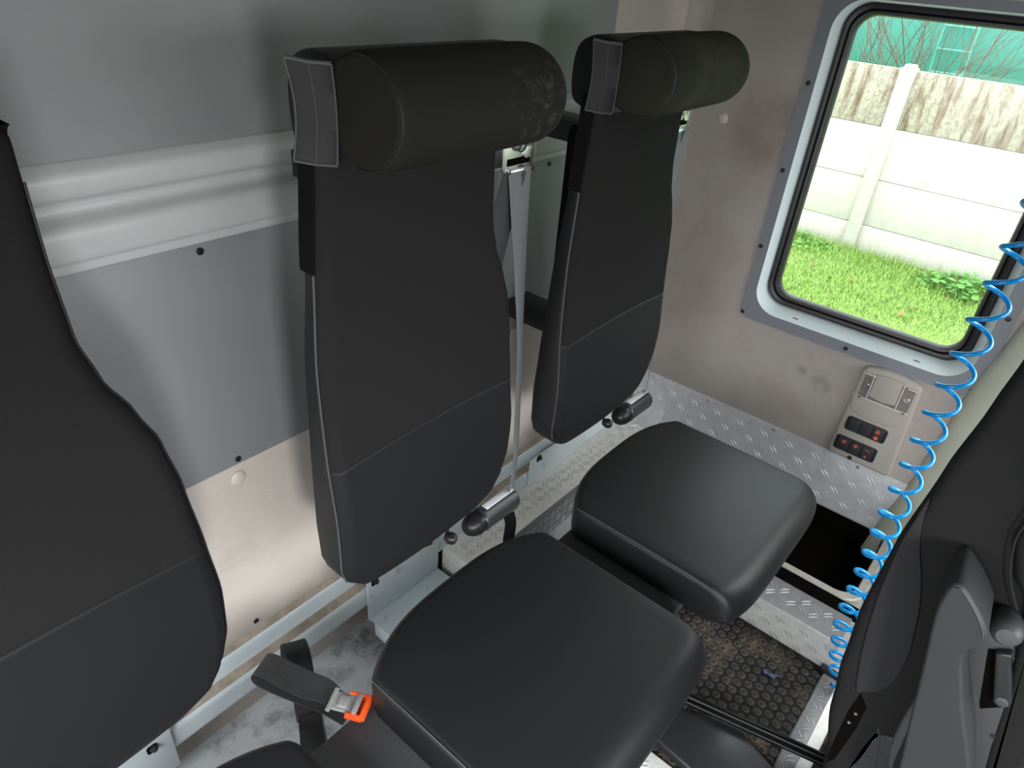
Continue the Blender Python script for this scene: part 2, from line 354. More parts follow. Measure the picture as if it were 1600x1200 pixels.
bm = B(); lathe(bm, (-1.436, 0, .241), (0, -1, 0), [(0, .006), (.0015, .006), (.003, .004), (.003, 0)], 14)
tag(new('wall_screw', bm, 'screw'), 'black screw in the beige wall just above the lower rail', 'screw')
# window
win = empty('window_1', (0, -.63, .6)); struct(win, 'side door window in a grey panel surround with a black rubber seal')
def loc_new(name, bm, m, parent, **k):
    o = new(name, bm, m, parent, **k); o.matrix_parent_inverse = Matrix.Translation(parent.location).inverted(); return o
bm = B(); holed(bm, rrect(-.95, -.321, .586, 1.435, (.03, .03, .012, .012)[::-1]), hole, X, -.004, 0)
fp = loc_new('window_surround', bm, 'ply', win)
for y, z in ((-.336, 1.222), (-.333, 1.01), (-.331, .802), (-.330, .601), (-.629, .601), (-.934, .806), (-.934, 1.10), (-.934, .61)):
    s = screw(fp, (-.004, y, z), (-1, 0, 0), .006)
bm = B(); 
loft(bm, [[X(*p, -.0035) for p in hole], [X(*p, .002) for p in rrect(-.911, -.356, .622, 1.407, .068)], [X(*p, .040) for p in rrect(-.897, -.364, .636, 1.404, .060)], [X(*p, .0555) for p in rrect(-.889, -.372, .641, 1.394, .05)], [X(*p, .0605) for p in rrect(-.889, -.372, .641, 1.394, .05)], [X(*p, .0605) for p in rrect(-.93, -.33, .6, 1.43, .05)], [X(*p, .0475) for p in rrect(-.93, -.33, .6, 1.43, .05)]], caps=False)
loc_new('window_reveal', bm, 'revealp', win, sharp=30)
bm = B()
rp = [(.042, -.004), (.034, .000), (.031, .006), (.033, .012), (.041, .0145), (.037, .017), (.038, .023), (.047, .0265), (.060, .0265), (.060, -.004)]
loft(bm, [[X(*p, d) for p in rrect(-.892 + o_, -.367 - o_, .644 + o_, 1.404 - o_, .058 - o_ * .5)] for d, o_ in rp + [rp[0]]], caps=False)
loc_new('rubber_seal', bm, 'rubber', win, sharp=30)
bm = B(); box(bm, (.052, -.873, .667), (.056, -.388, 1.378)); loc_new('glass_pane', bm, 'glass', win)
for k, y in enumerate((-.475, -.795)):
    bm = B(); box(bm, (.012, y - .008, .624), (.022, y + .008, .627), .001); loc_new('drain_clip', bm, 'screw', win)
# pillar trim right of the window
bm = B(); rows = []
for k in range(26):
    z = .02 + (ZC - .02) * k / 25
    yl = interp([(0, -.858), (.1, -.868), (.32, -.905), (.6, -.926), (.81, -.962), (1.0, -.978), (1.9, -.99)], z)
    rows.append([Vector((.002, yl, z)), Vector((-.008, yl - .003, z)), Vector((-.020, yl - .018, z)), Vector((-.028, yl - .05, z)), Vector((-.032, yl - .09, z)), Vector((-.030, yl - .14, z)), Vector((-.018, yl - .18, z)), Vector((.002, yl - .2, z))])
loft(bm, rows); struct(new('trim_6', bm, 'pillar', sharp=60), 'olive grey fabric door pillar trim between the window panel and the front seat')
bm = B(); loft(bm, [[Vector((.002, y, 1.815)), Vector((.002, y, 1.425)), Vector((-.012, y, 1.438)), Vector((-.04, y, 1.48)), Vector((-.10, y, 1.56)), Vector((-.2, y, 1.815))] for y in (-.36, -1.3)])
struct(new('trim_7', bm, 'pillar', sharp=60), 'olive padded strip above the window')

# ================================================================== TREAD PLATE
def marks(bm, o, u, v, n, lu, lv, pitch=.036, alt=True, off=(0, 0), L=.0125, skip=None, ang0=1):
    o = Vector(o); u = Vector(u); v = Vector(v); n = Vector(n)
    for i in range(int(lu / pitch) + 1):
        for j in range(int(lv / pitch) + 1):
            if not alt and (i + j) % 2: continue
            a = off[0] + (i + .4) * pitch; b = off[1] + (j + .4) * pitch
            if a > lu - .012 or b > lv - .012 or a < .012 or b < .012: continue
            if skip and skip(a, b): continue
            s = ang0 if (not alt or (i + j) % 2) else -ang0
            d = (u + v * s).normalized(); e = n.cross(d)
            for w in (-.0045, .0045):
                c = o + u * a + v * b + e * w + d * (w * .5)
                P = []
                for k in range(9):
                    t = -1 + 2 * k / 8; hw = .0015 * max(0, 1 - t * t) ** .6 + .0002; hh = .0011 * max(0, 1 - t * t) ** .5
                    bow = e * (-.0018 * t * t)
                    P.append([c + d * L * t + bow - e * hw, c + d * L * t + bow - e * hw * .5 + n * hh, c + d * L * t + bow + e * hw * .5 + n * hh, c + d * L * t + bow + e * hw])
                loft(bm, P, close=False, mi=1)
# box along the foot of the back wall
bx = empty('tread_plate_box', (-.5, -.08, 0), 'bright aluminium tread plate box along the foot of the rear wall under the seats', 'box')
TZ = .115
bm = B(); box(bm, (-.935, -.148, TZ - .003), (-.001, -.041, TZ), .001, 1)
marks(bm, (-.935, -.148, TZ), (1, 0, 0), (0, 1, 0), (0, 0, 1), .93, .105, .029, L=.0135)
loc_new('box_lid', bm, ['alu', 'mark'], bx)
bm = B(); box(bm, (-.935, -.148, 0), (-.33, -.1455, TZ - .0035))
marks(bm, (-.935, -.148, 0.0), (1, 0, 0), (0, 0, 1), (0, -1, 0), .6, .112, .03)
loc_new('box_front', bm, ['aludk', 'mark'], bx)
bm = B(); box(bm, (-.935, -.1445, 0), (-.9325, -.041, TZ - .0035)); loc_new('box_end', bm, 'alu', bx)
# kick plate on the side wall with a cove at the corner
kp = empty('kick_plate', (0, -.4, .1), 'grey aluminium tread plate sheet along the foot of the side wall below the window', 'kick plate')
bm = B(); pts = [(-.0035, .284), (-.0035, .20), (-.006, .17), (-.018, .143), (-.045, .122), (-.075, .1165)]
for (ya, yb_, pp) in ((-.04, -.16, pts), (-.16, -.90, [(-.0035, .284), (-.0035, .20), (-.0035, .15), (-.0035, .12), (-.0035, .09), (-.0035, .082)])):
    loft(bm, [[Vector((x, y, z)) for x, z in pp] + [Vector((.0, y, z)) for x, z in pp[::-1]] for y in (ya, yb_)])
marks(bm, (-.0035, 0, .082), (0, -1, 0), (0, 0, 1), (-1, 0, 0), .90, .20, .040, alt=False, off=(.0, -.012), ang0=-1, L=.016, skip=lambda a, b: a < .18 and b < .1)
loc_new('plate_sheet', bm, ['alukick', 'mark2'], kp)
for y in (-.10, -.30, -.52, -.77):
    s = screw(kp, (0, 0, 0), (-1, 0, 0), .005, 'steel', 'rivet'); s.location = (-.0035, y + .4, .272 - .1)
# step: riser and tread
st = empty('entry_step', (-.42, -.8, 0), 'low aluminium tread plate step beside the coin mat below the side wall', 'step')
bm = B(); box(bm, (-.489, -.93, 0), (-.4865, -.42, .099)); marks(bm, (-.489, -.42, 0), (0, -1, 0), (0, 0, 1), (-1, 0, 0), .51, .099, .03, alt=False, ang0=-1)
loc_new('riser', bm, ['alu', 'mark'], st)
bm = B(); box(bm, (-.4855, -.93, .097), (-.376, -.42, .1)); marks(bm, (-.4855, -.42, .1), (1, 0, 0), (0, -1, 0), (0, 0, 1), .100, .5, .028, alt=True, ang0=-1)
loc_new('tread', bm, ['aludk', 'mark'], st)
bm = B(); tube(bm, [(-.4875, -.42, .0995), (-.4875, -.93, .0995)], .0016, 8); loc_new('nosing', bm, 'mark', st)
bm = B(); box(bm, (-.388, -.95, .0925), (-.3425, -.42, .1020), .002); loc_new('rubber_strip', bm, 'void', st)
# recessed dark tray with a pale rim
tr = empty('recess_tray', (-.17, -.7, .07), 'deep black recess with a pale rounded rim between the step and the kick plate', 'recess')
bm = B(); o1 = rrect(-.342, -.0042, -.93, -.42, (.03, .03, .06, .03)); i1 = rrect(-.312, -.0046, -.905, -.43, (.03, .03, .05, .03))
loft(bm, [[Z(*p, .06) for p in o1], [Z(*p, .098) for p in o1], [Z(*p, .102) for p in rrect(-.338, -.0043, -.927, -.422, (.03, .03, .058, .03))], [Z(*p, .100) for p in rrect(-.318, -.0045, -.909, -.428, (.03, .03, .05, .03))], [Z(*p, .09) for p in i1], [Z(*p, .06) for p in i1]], caps=False)
loc_new('rim', bm, 'sill', tr)
bm = B(); i3 = rrect(-.3115, -.0050, -.9045, -.4305, (.03, .03, .05, .03))
loft(bm, [[Z(*p, .096) for p in i3], [Z(*p, .02) for p in i3]], caps=False)
bm.faces.new([bm.verts.new(Z(*p, .02)) for p in i3]); loc_new('tray_lining', bm, 'void', tr)

# rubber mat with coin studs
cm = empty('coin_mat', (-.78, -.8, 0), 'black rubber coin stud floor mat, dusty brown in the middle', 'mat')
bm = B(); box(bm, (-1.35, -.925, 0), (-.491, -.66, .004)); box(bm, (-.875, -.6595, 0), (-.491, -.45, .004)); loc_new('mat_sheet', bm, 'mat', cm)
bm = B(); p = .0262; j = 0; yy = -.915
while yy < -.52:
    xx = (-1.15 if yy < -.66 else -.80) + (p / 2 if j % 2 else 0)
    while xx < -.5:
        lathe(bm, (xx, yy, .0039), (0, 0, 1), [(0, .0098), (.0012, .0096), (.0021, .0084), (.0021, .0070), (.0013, .0060)], 12, mi=1)
        lathe(bm, (xx, yy, .0051), (0, 0, 1), [(0, .0061), (.0004, .0055), (.0004, 0)], 10)
        xx += p
    yy += p * .866; j += 1
loc_new('coin_studs', bm, ['coin', 'coinrim'], cm)
# aluminium angle at the edge of the mat
ae = empty('edging_strip', (-.7, -.95, 0), 'bright aluminium edging strip along the mat beside the front seat', 'edging')
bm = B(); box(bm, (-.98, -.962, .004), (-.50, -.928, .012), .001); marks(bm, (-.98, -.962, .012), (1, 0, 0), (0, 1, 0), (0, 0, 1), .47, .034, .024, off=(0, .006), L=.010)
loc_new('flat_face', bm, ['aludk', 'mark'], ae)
bm = B(); loft(bm, [[Vector((x, -.9625, .0115)), Vector((x, -.9625, .006)), Vector((x, -.985, 0)), Vector((x, -.988, .003))] for x in (-.98, -.50)]); loc_new('sloped_face', bm, 'alu', ae)
bm = B(); box(bm, (-.51, -.965, .003), (-.492, -.915, .022), .003); loc_new('end_cap', bm, 'rubber', ae)
# dark floor beyond the strip
bm = B(); box(bm, (-2.2, -2.2, 0), (-.35, -.99, .003)); struct(new('floor_mat', bm, 'mat'))
# black seat slide bar and cover
bm = B(); tube(bm, [(-.855, -.60, .052), (-.83, -.70, .05), (-.75, -1.02, .05)], .0085, 14); tube(bm, [(-.866, -.60, .046), (-.841, -.70, .044), (-.761, -1.02, .044)], .007, 12)
tag(new('slide_bar', bm, 'bar'), 'glossy black steel bar crossing the coin mat towards the front seat', 'bar')
bm = B(); slab(bm, [(-.86, -.700), (-.80, -.80), (-.792, -.835), (-.81, -.86), (-.84, -.95), (-.93, -.95), (-.96, -.80), (-.95, -.70)][::-1], Z, .006, .03, .008)
tag(new('floor_cover', bm, 'gun'), 'glossy black moulded cover lying on the coin mat near the bottom edge', 'cover')
bm = B(); box(bm, (-1.03, -.92, .006), (-.975, -.66, .016), .001); marks(bm, (-1.03, -.92, .016), (0, 1, 0), (-1, 0, 0), (0, 0, 1), .01, .01)
vs = None
marks(bm, (-.975, -.92, .016), (0, 1, 0), (-1, 0, 0), (0, 0, 1), .26, .055, .024, L=.010)
tag(new('cross_strip', bm, ['alu', 'mark']), 'short bright tread plate strip across the mat in front of the nearest seat', 'edging')
# scraps on the mat
bm = B()
for pts in ([(-.607, -.822), (-.596, -.842), (-.588, -.858), (-.597, -.846), (-.612, -.842)], [(-.612, -.818), (-.603, -.812), (-.600, -.822), (-.607, -.829)]):
    loft(bm, [[Vector((a, b, .0075 + .002 * (i % 2))) for i, (a, b) in enumerate(pts)], [Vector((a, b, .009 + .002 * (i % 2))) for i, (a, b) in enumerate(pts)]])
tag(new('paper_scrap', bm, 'scrap'), 'torn blue-grey scrap lying on the coin mat', 'scrap')

# ================================================================== SEAT PLINTH
pl = empty('seat_plinth', (-1.4, -.5, 0), 'long grey painted steel plinth carrying the row of crew seats', 'plinth')
bm = B(); box(bm, (XL + .03, -.658, .335), (-.50, -.372, .360), .003); loc_new('top_sheet', bm, 'plinth', pl)
bm = B(); box(bm, (XL + .05, -.652, .0045), (-.88, -.640, .3345)); loc_new('front_sheet', bm, 'plinth', pl)
bm = B(); box(bm, (XL + .05, -.390, .0), (-.98, -.380, .3345)); loc_new('rear_sheet', bm, 'plinth', pl)
for x in (-.96, -.56):
    bm = B(); box(bm, (x, -.64, .0045), (x + .03, -.60, .3345), .002); loc_new('upright', bm, 'plinth', pl)

# ================================================================== CREW SEATS (coordinates relative to seat centre)
LFT = [(.485, -.09), (.50, -.128), (.515, -.152), (.54, -.172), (.57, -.181), (.65, -.184), (.80, -.188), (.95, -.190), (1.1, -.182), (1.22, -.172), (1.34, -.165)]
RGT = [(.485, .07), (.495, .115), (.51, .155), (.535, .188), (.57, .207), (.62, .218), (.70, .222), (.78, .217), (.88, .208), (.95, .196), (1.0, .178), (1.05, .155), (1.10, .143), (1.18, .140), (1.34, .142)]
def back_mesh():
    rows = []
    zs = [.485 + .055 * (1 - cos(pi / 2 * k / 12)) for k in range(12)] + [.54 + .01 * k for k in range(23)]
    zs += [.772, .777, .781, .784, .7855, .787, .7885, .791, .796, .804] + [.82 + .02 * k for k in range(24)] + [1.285, 1.294, 1.298]
    bm = B(); vr = []
    N = 34
    for z in zs:
        l = interp(LFT, z); r = interp(RGT, z); c = (l + r) / 2; hw = (r - l) / 2
        e = min(1, (z - .485) / .06); e = math.sqrt(max(0, 1 - (1 - e) ** 2)); et = min(1, (1.300 - z) / .02); e = min(e, math.sqrt(max(.02, 1 - (1 - et) ** 2)))
        yb = -.208 - .040 * max(0, min(1, (z - .65) / .55)) - .03 * (1 - e); yf = -.282 - .010 * math.exp(-((z - .66) / .12) ** 2) + .03 * (1 - e)
        seam = math.exp(-((z - .786) / .0016) ** 2) * .0022
        w = math.exp(-((z - .786) / .07) ** 2)
        ring = []
        rc = .016
        for k in range(N + 1):
            u = -1 + 2 * k / N; s = abs(u)
            x = c + hw * (math.copysign(1 - (1 - s) ** 1.6, u) if False else u)
            # rounded front edge
            d = hw - abs(x - c)
            edge = rc - math.sqrt(max(0, rc * rc - (rc - min(d, rc)) ** 2))
            crown = .009 * (1 - (abs(x - c) / hw) ** 2)
            ring.append(Vector((x, yf + edge * .9 - crown * e + seam, z + w * (.016 * (1 - (abs(x - c) / .19) ** 2) - .004))))
        # denser at corners
        ring = [ring[0]] + [Vector((c - hw + rc * q, 0, 0)) for q in ()] + ring[1:]
        zz0 = ring[0].z; zz1 = ring[-1].z
        ring += [Vector((r, max(yb - .035, yf + .018), zz1)), Vector((r, yb - .012, z)), Vector((r - .006, yb - .003, z)), Vector((r - .02, yb, z)), Vector((c, yb, z)), Vector((l + .02, yb, z)), Vector((l + .006, yb - .003, z)), Vector((l, yb - .012, z)), Vector((l, max(yb - .035, yf + .018), zz0))]
        vr.append(ring)
    _, fs = loft(bm, vr)
    n = len(vr[0]); k0 = next(i for i, z in enumerate(zs) if z >= .7855)
    idx = 0
    for a in range(len(vr) - 1):
        for i in range(n):
            f = fs[idx]; idx += 1
            side = i >= N
            f.material_index = 2 if side else (1 if a < k0 else 0)
    return bm
def front_edge(l, side, off=0.0):
    T = LFT if side < 0 else RGT; pts = []
    for k in range(60):
        z = .54 + (1.25 - .54) * k / 59; x = interp(T, z)
        yf = -.282 - .010 * math.exp(-((z - .66) / .12) ** 2)
        pts.append(Vector((x + side * .0005 + off, yf + .0135, z)))
    return pts
def cushion(x0, x1, yfun, zt, zb, rfront, rback, rside, rtop=.012, crown=.008):
    """seat cushion lofted along x"""
    bm = B(); rings = []
    xs = [x0 + rside * (1 - cos(pi / 2 * k / 6)) for k in range(6)] + [x0 + rside + (x1 - x0 - 2 * rside) * k / 22 for k in range(23)] + [x1 - rside * (1 - cos(pi / 2 * (5 - k) / 6)) for k in range(6)]
    for x in xs:
        d = min(x - x0, x1 - x); e = rside - math.sqrt(max(0, rside ** 2 - (rside - min(d, rside)) ** 2))
        yb, yf = yfun(x); yb -= e; yf += e; z1 = zt - e; z0 = zb + e * .6
        u = (x - (x0 + x1) / 2) / ((x1 - x0) / 2); cr = crown * (1 - u * u)
        rf = rfront - e * .5; rb = max(rback - e * .3, .002); P = []
        for k in range(11):
            t = pi / 2 * k / 10; P.append((yf + rf * (1 - sin(t)) * 1.0, z1 - rf * .95 * (1 - cos(t)) if False else z1 - rf * (1 - cos(pi / 2 - t))))
        P = [(yf + rf * (1 - cos(t)), z1 - rf * (1 - sin(t))) for t in [pi / 2 * k / 10 for k in range(11)]]
        top = []
        for k in range(1, 14):
            s = k / 14; y = P[-1][0] + (yb - rb - P[-1][0]) * s
            top.append((y, z1 + cr * sin(pi * s) ** .8 if 0 < s < 1 else z1))
        Q = [(yb - rb + rb * sin(t), z1 - rb + rb * cos(t)) for t in [pi / 2 * k / 6 for k in range(7)]]
        bot = [(yb, z0 + .012), (yb - .008, z0), (yf + .03, z0), (yf + .008, z0 + .010)]
        rings.append([Vector((x, y, z)) for y, z in P + top + Q + bot])
    vr, fs = loft(bm, rings)
    return bm
def head_mesh():
    bm = B(); rings = []; x0, x1 = -.155, .138
    def prof(s, x):
        P = []
        cy, cz, ry, rz = -.338, 1.286, .066, .062
        for k in range(28):
            t = -pi * .60 + 1.2 * pi * k / 27
            P.append((cy - ry * cos(t), cz + rz * sin(t)))
        P = [(cy + (y - cy) * s, cz + (z - cz) * s) for y, z in P]
        yb = -.296
        P = [(min(y, yb), z) for y, z in P]
        P += [(yb, cz + .05 * s), (yb, cz), (yb, cz - .05 * s)]
        return [Vector((x, y, z)) for y, z in P]
    for k in range(7):
        t = pi / 2 * k / 7; rings.append(prof(.84 + .16 * sin(t), x0 + .012 * (1 - cos(t))))
    for k in range(12): rings.append(prof(1 + .01 * sin(pi * k / 11), x0 + .012 + (x1 - .03 - x0 - .012) * k / 11))
    for k in range(1, 9):
        t = pi / 2 * k / 8; rings.append(prof(.55 + .45 * cos(t) ** .7 if cos(t) > 0 else .55, x1 - .03 + .03 * sin(t)))
    loft(bm, rings); return bm
def wear_mat(name, base, col, centre, rad, scale, lo, hi, seed):
    m = mat(name, base, .8, spec=.1, bump=.5, bscale=900, bdist=.0006)
    return blotch(m, col, scale, lo, hi, seed, mask=(centre, rad))
MT['head1'] = wear_mat('worn_black_headrest_cloth', (0.0125, 0.012, 0.0100), (0.055, 0.053, 0.044), (.085, -.40, 1.29), .085, 70, .5, .72, 1.3)
MT['head2'] = wear_mat('dusty_olive_headrest_cloth', (0.013, 0.013, 0.010), (0.045, 0.044, 0.032), (.0, -.40, 1.26), .22, 14, .25, .8, 4.3)
MT['head3'] = MT['head1']
def make_seat(cx, label):
    t = empty('crew_seat', (cx, 0, 0), label, 'seat', 'row of crew seats along the rear wall')
    b = new('backrest', back_mesh(), ['knit', 'vinyl', 'side'], t, sharp=60)
    bm = B(); tube(bm, front_edge(0, -1), .0016, 6); new('piping', bm, 'piping', b)
    bm = B(); tube(bm, front_edge(0, 1), .0014, 6); new('piping', bm, 'side', b)
    bm = B(); T = [(interp(LFT, z), z) for z in [1.09 + .02 * k for k in range(9)]]
    loft(bm, [[Vector((x - .0004, -.272, z)), Vector((x - .003, -.272, z)), Vector((x - .003, -.245, z)), Vector((x - .0004, -.245, z))] for x, z in T]); new('hook_strip', bm, 'velcro_shadow', b)
    bm = B(); box(bm, (-.105, -.226, .64), (.100, -.17, 1.18), .015); new('shadow_shell', bm, 'velcro_shadow', t)  # black-coloured box behind the backrest, standing in for the seat's shadow
    for z in (.72, 1.15):
        bm = B(); box(bm, (-.04, -.171, z - .02), (.04, -.0265 if z > 1 else -.0045, z + .02), .003); new('wall_mount', bm, 'blk', t)
    h = new('headrest', head_mesh(), 'head1', t, sharp=60)
    bm = B(); tube(bm, [Vector((-.1535 + .002 * abs(cos(a)), -.338 - .0620 * cos(a), 1.286 + .058 * sin(a))) for a in [-.55 * pi + 1.1 * pi * k / 30 for k in range(31)]], .0014, 6); new('seam_piping', bm, 'side', h)
    # rear roll of the cover, over the top of the backrest
    bm = B(); ring = []
    prof = [(-.296, 1.225), (-.296, 1.322), (-.288, 1.334), (-.265, 1.339), (-.235, 1.336), (-.212, 1.322), (-.203, 1.295), (-.203, 1.255), (-.210, 1.232), (-.23, 1.222)]
    prof = [tuple(v) for v in [(p.x, p.y) for p in smooth_curve([Vector((a, b, 0)) for a, b in prof], 3)]]
    cz, cy = 1.285, -.245
    for x, s in [(-.152, .93), (-.150, .98), (-.145, 1)] + [(.150, 1)] + [(.150 + .028 * sin(a), .72 + .28 * cos(a)) for a in (.4, .8, 1.1, 1.35, 1.5)]:
        ring.append([Vector((x, cy + (y - cy) * (s if y > cy else 1), cz + (z - cz) * s)) for y, z in prof])
    loft(bm, ring); new('headrest_wrap', bm, 'side', h, sharp=50)
    # stitched flap on the left side
    bm = B(); fp_ = []
    for k in range(11):
        z = 1.225 + .108 * k / 10; bow = .006 * sin(pi * k / 10)
        fp_.append([Vector((-.196 + bow + dx, -.252, z + .006)) if q == 0 else Vector((-.170 + bow * .7 + dx, -.309, z)) for dx, q in ((0, 0), (0, 1), (.003, 1), (.003, 0))])
    fp2 = []
    for k in range(13):
        z = 1.226 + .104 * k / 12; bow = .008 * sin(pi * k / 12)
        a = Vector((-.1945 + bow, -.268, z + .003)); c = Vector((-.160 + bow * .4, -.300, z)); m_ = (a + c) / 2 + Vector((-.001, -.0015, 0))
        fp2.append([a, m_, c, c + Vector((.003, .001, 0)), m_ + Vector((.003, 0, 0)), a + Vector((.003, 0, 0))])
    loft(bm, fp2); fl = new('side_flap', bm, 'flap', h, sharp=60)
    bm = B()
    for z, r_ in ((1.3315, .0022), (1.2265, .0018)): tube(bm, [Vector((-.1945, -.268, z + .003)), Vector((-.178, -.2855, z)), Vector((-.160, -.300, z - .001))], r_, 8)
    for s in (0, 1, 2):
        tube(bm, [r[(0, 2, 1)[s]] + Vector((-.0005, -.0003, 0)) for r in fp2], (.0011, .0011, .0006)[s], 6)
    new('flap_hem', bm, 'piping', fl)
    # seat cushion
    def yf(x):
        s = abs((x - .015) / .235)
        return (-.322 - .062 * s ** 3.2, -.775 + .020 * s ** 6)
    s = new('seat_cushion', cushion(-.226, .240, yf, .449, .362, .058, .022, .014), 'panfab', t, sharp=60)
    bm = B(); pts = []
    for y_, z_ in [(-.39, .4445), (-.5, .4475), (-.6, .4475), (-.68, .4455), (-.705, .440), (-.728, .428), (-.742, .410), (-.748, .39)]:
        pts.append((-.2225, y_, z_))
    tube(bm, smooth_curve(pts, 4), .0011, 6); new('seam_piping', bm, 'piping', s)
    # recliner cylinder and knob
    bm = B(); lathe(bm, (.128, -.262, .440), (1, -.02, .0), [(0, .008), (.004, .015), (.012, .021), (.022, .024), (.026, .0255), (.032, .0255), (.034, .0235), (.045, .0235)], 24); new('cylinder_boot', bm, 'blk2', t)
    bm = B(); lathe(bm, (.170, -.263, .440), (1, -.02, 0), [(0, .024), (.003, .026), (.006, .026), (.009, .025), (.095, .025), (.104, .022), (.107, .0)], 28); c = new('spring_cylinder', bm, 'gun', t)
    bm = B(); box(bm, (.185, -.270, .4640), (.270, -.254, .4670), .0012); new('chrome_strip', bm, 'chrome', c)
    bm = B(); lathe(bm, (.083, -.262, .452), (.2, -.6, -.1), [(-.012, .0), (-.010, .008), (0, .0125), (.008, .0120), (.014, .008), (.016, 0)], 20); new('lever_knob', bm, 'blk2', t)
    bm = B(); tube(bm, [(.085, -.255, .446), (.10, -.235, .47), (.10, -.225, .50)], .004, 8); new('lever_rod', bm, 'blk', t)
    # belt
    bm = B(); slab(bm, rrect(.235, .315, 1.130, 1.192, .008, 4), Y, -.205, -.210, .002); box(bm, (.248, -.2165, 1.128), (.312, -.2095, 1.136), .002)
    a = new('belt_anchor', bm, 'steel', t); bm = B(); box(bm, (.246, -.2120, 1.142), (.303, -.2103, 1.153), .001); new('anchor_slot', bm, 'void', a)
    bm = B(); slab(bm, rrect(.285, .31, 1.15, 1.17, .006, 4), Y, -.2095, -.213, .001); lathe(bm, (.272, -.21, 1.176), (0, -1, 0), [(0, .013), (.008, .013), (.011, .009), (.011, 0)], 18); new('anchor_bolt', bm, 'steel', a)
    bm = B(); lathe(bm, (.215, -.19, 1.165), (1, 0, 0), [(0, .008), (.03, .008)], 12); box(bm, (.12, -.205, 1.14), (.245, -.195, 1.18), .002); new('anchor_arm', bm, 'blk', a)
    bm = B(); P = smooth_curve([(.276, -.213, 1.136), (.280, -.218, 1.05), (.286, -.226, .93), (.290, -.236, .80), (.288, -.246, .66), (.283, -.256, .54), (.272, -.262, .455)], 6)
    n = len(P); sd = []
    for k in range(n):
        f = k / (n - 1); ang = .30 - .72 * min(1, f * 2.2); sd.append((cos(ang), sin(ang) * -1, 0))
    ribbon(bm, P, [.046 - .006 * min(1, k / n * 2) for k in range(n)], .0016, sd); new('belt_webbing', bm, 'webl', t)
    bm = B(); P = smooth_curve([(.270, -.209, 1.134), (.255, -.200, 1.05), (.235, -.196, .95), (.225, -.195, .85)], 6)
    ribbon(bm, P, .040, .0016, (.8, -.5, 0)); new('belt_webbing', bm, 'web', t)
    return t
SP = .5622; C1 = -1.227
s1 = make_seat(C1, 'black folding crew seat in the middle of the picture, headrest scuffed at its right end')
CG = {}
def copy_tree(o, parent=None):
    c = o.copy(); COL.objects.link(c); c.parent = parent
    for ch in [x for x in list(COL.objects) if x.parent == o]: copy_tree(ch, c)
    return c
s2 = copy_tree(s1); s2.location = (C1 + SP, 0, 0); s2['label'] = 'black folding crew seat farthest away, next to the window wall, with a dusty olive headrest'
s3 = copy_tree(s1); s3.location = (C1 - SP - .035, 0, 0); s3['label'] = 'nearest black crew seat, cut off by the left edge of the picture'
def prune(o):
    for ch in list(o.children): prune(ch)
    bpy.data.objects.remove(o)
for ch in list(s3.children):
    if ch.name.split('.')[0] in ('headrest', 'spring_cylinder', 'cylinder_boot', 'lever_knob', 'lever_rod', 'belt_anchor', 'belt_webbing'): prune(ch)
for ch in s2.children:
    if ch.name.startswith('headrest'):
        ch.data = ch.data.copy(); ch.data.materials[0] = MT['head2']
# hanging black strap below the middle seat's cylinder
hs = empty('buckle_strap', (C1 + .27, -.27, .42), 'short black belt strap hanging beside the middle seat above the tread plate box', 'strap')
bm = B(); ribbon(bm, smooth_curve([(C1 + .262, -.268, .402), (C1 + .262, -.276, .375), (C1 + .25, -.283, .345), (C1 + .245, -.288, .31)], 5), .026, .003, (1, -.6, 0)); loc_new('strap', bm, 'blk', hs)
bm = B(); box(bm, (C1 + .225, -.298, .268), (C1 + .262, -.280, .318), .005); loc_new('buckle_body', bm, 'gun', hs)
bm = B(); tube(bm, [(C1 + .226, -.300, .316), (C1 + .24, -.302, .322), (C1 + .258, -.300, .320)], .0014, 6); loc_new('buckle_rim', bm, 'steel', hs)

# mounting brackets on the lower rail
def bracket(x0, x1, bolts, shelf, label, zl=.055):
    t = empty('mounting_bracket', ((x0 + x1) / 2, -.045, zl), label, 'bracket', None)
    bm = B(); box(bm, (x0, -.0455, zl), (x1, -.0415, .205), .001)
    if shelf:
        box(bm, (x0 + .004, -.30, zl - .003), (x1, -.0455, zl + .001), .001)
        box(bm, (x0 + .004, -.30, .012), (x0 + .007, -.06, zl - .003), .001)
    loc_new('bracket_plate', bm, 'paint', t)
    for bx_, bz in bolts:
        bm = B(); slab(bm, rrect(bx_ - .011, bx_ + .009, bz - .012, bz + .010, .006, 3), Y, -.0455, -.0460, .0002); w = loc_new('bolt_slot', bm, 'void', t)
        bm = B(); lathe(bm, (bx_ + .001, -.046, bz), (0, -1, 0), [(0, .008), (.002, .008), (.0022, .0055), (.007, .0055), (.0085, .004), (.0085, 0)], 12); loc_new('bolt', bm, 'gun', t)
    return t
bracket(-1.186, -.955, ((-1.163, .174), (-.990, .176)), True, 'pale blue painted bracket with a grimy shelf under the middle seat')
bracket(-.585, -.30, ((-.545, .196), (-.375, .196)), False, 'pale painted bracket on the rail under the farthest seat', zl=.116)
bracket(-1.93, -1.655, ((-1.69, .155), (-1.88, .155)), False, 'pale painted bracket on the rail under the nearest left seat')

# loose seat belt with orange buckle
lb = empty('loose_seat_belt', (-1.45, -.1, .15), 'loose grey seat belt end with a metal and orange buckle between two seats', 'seat belt')
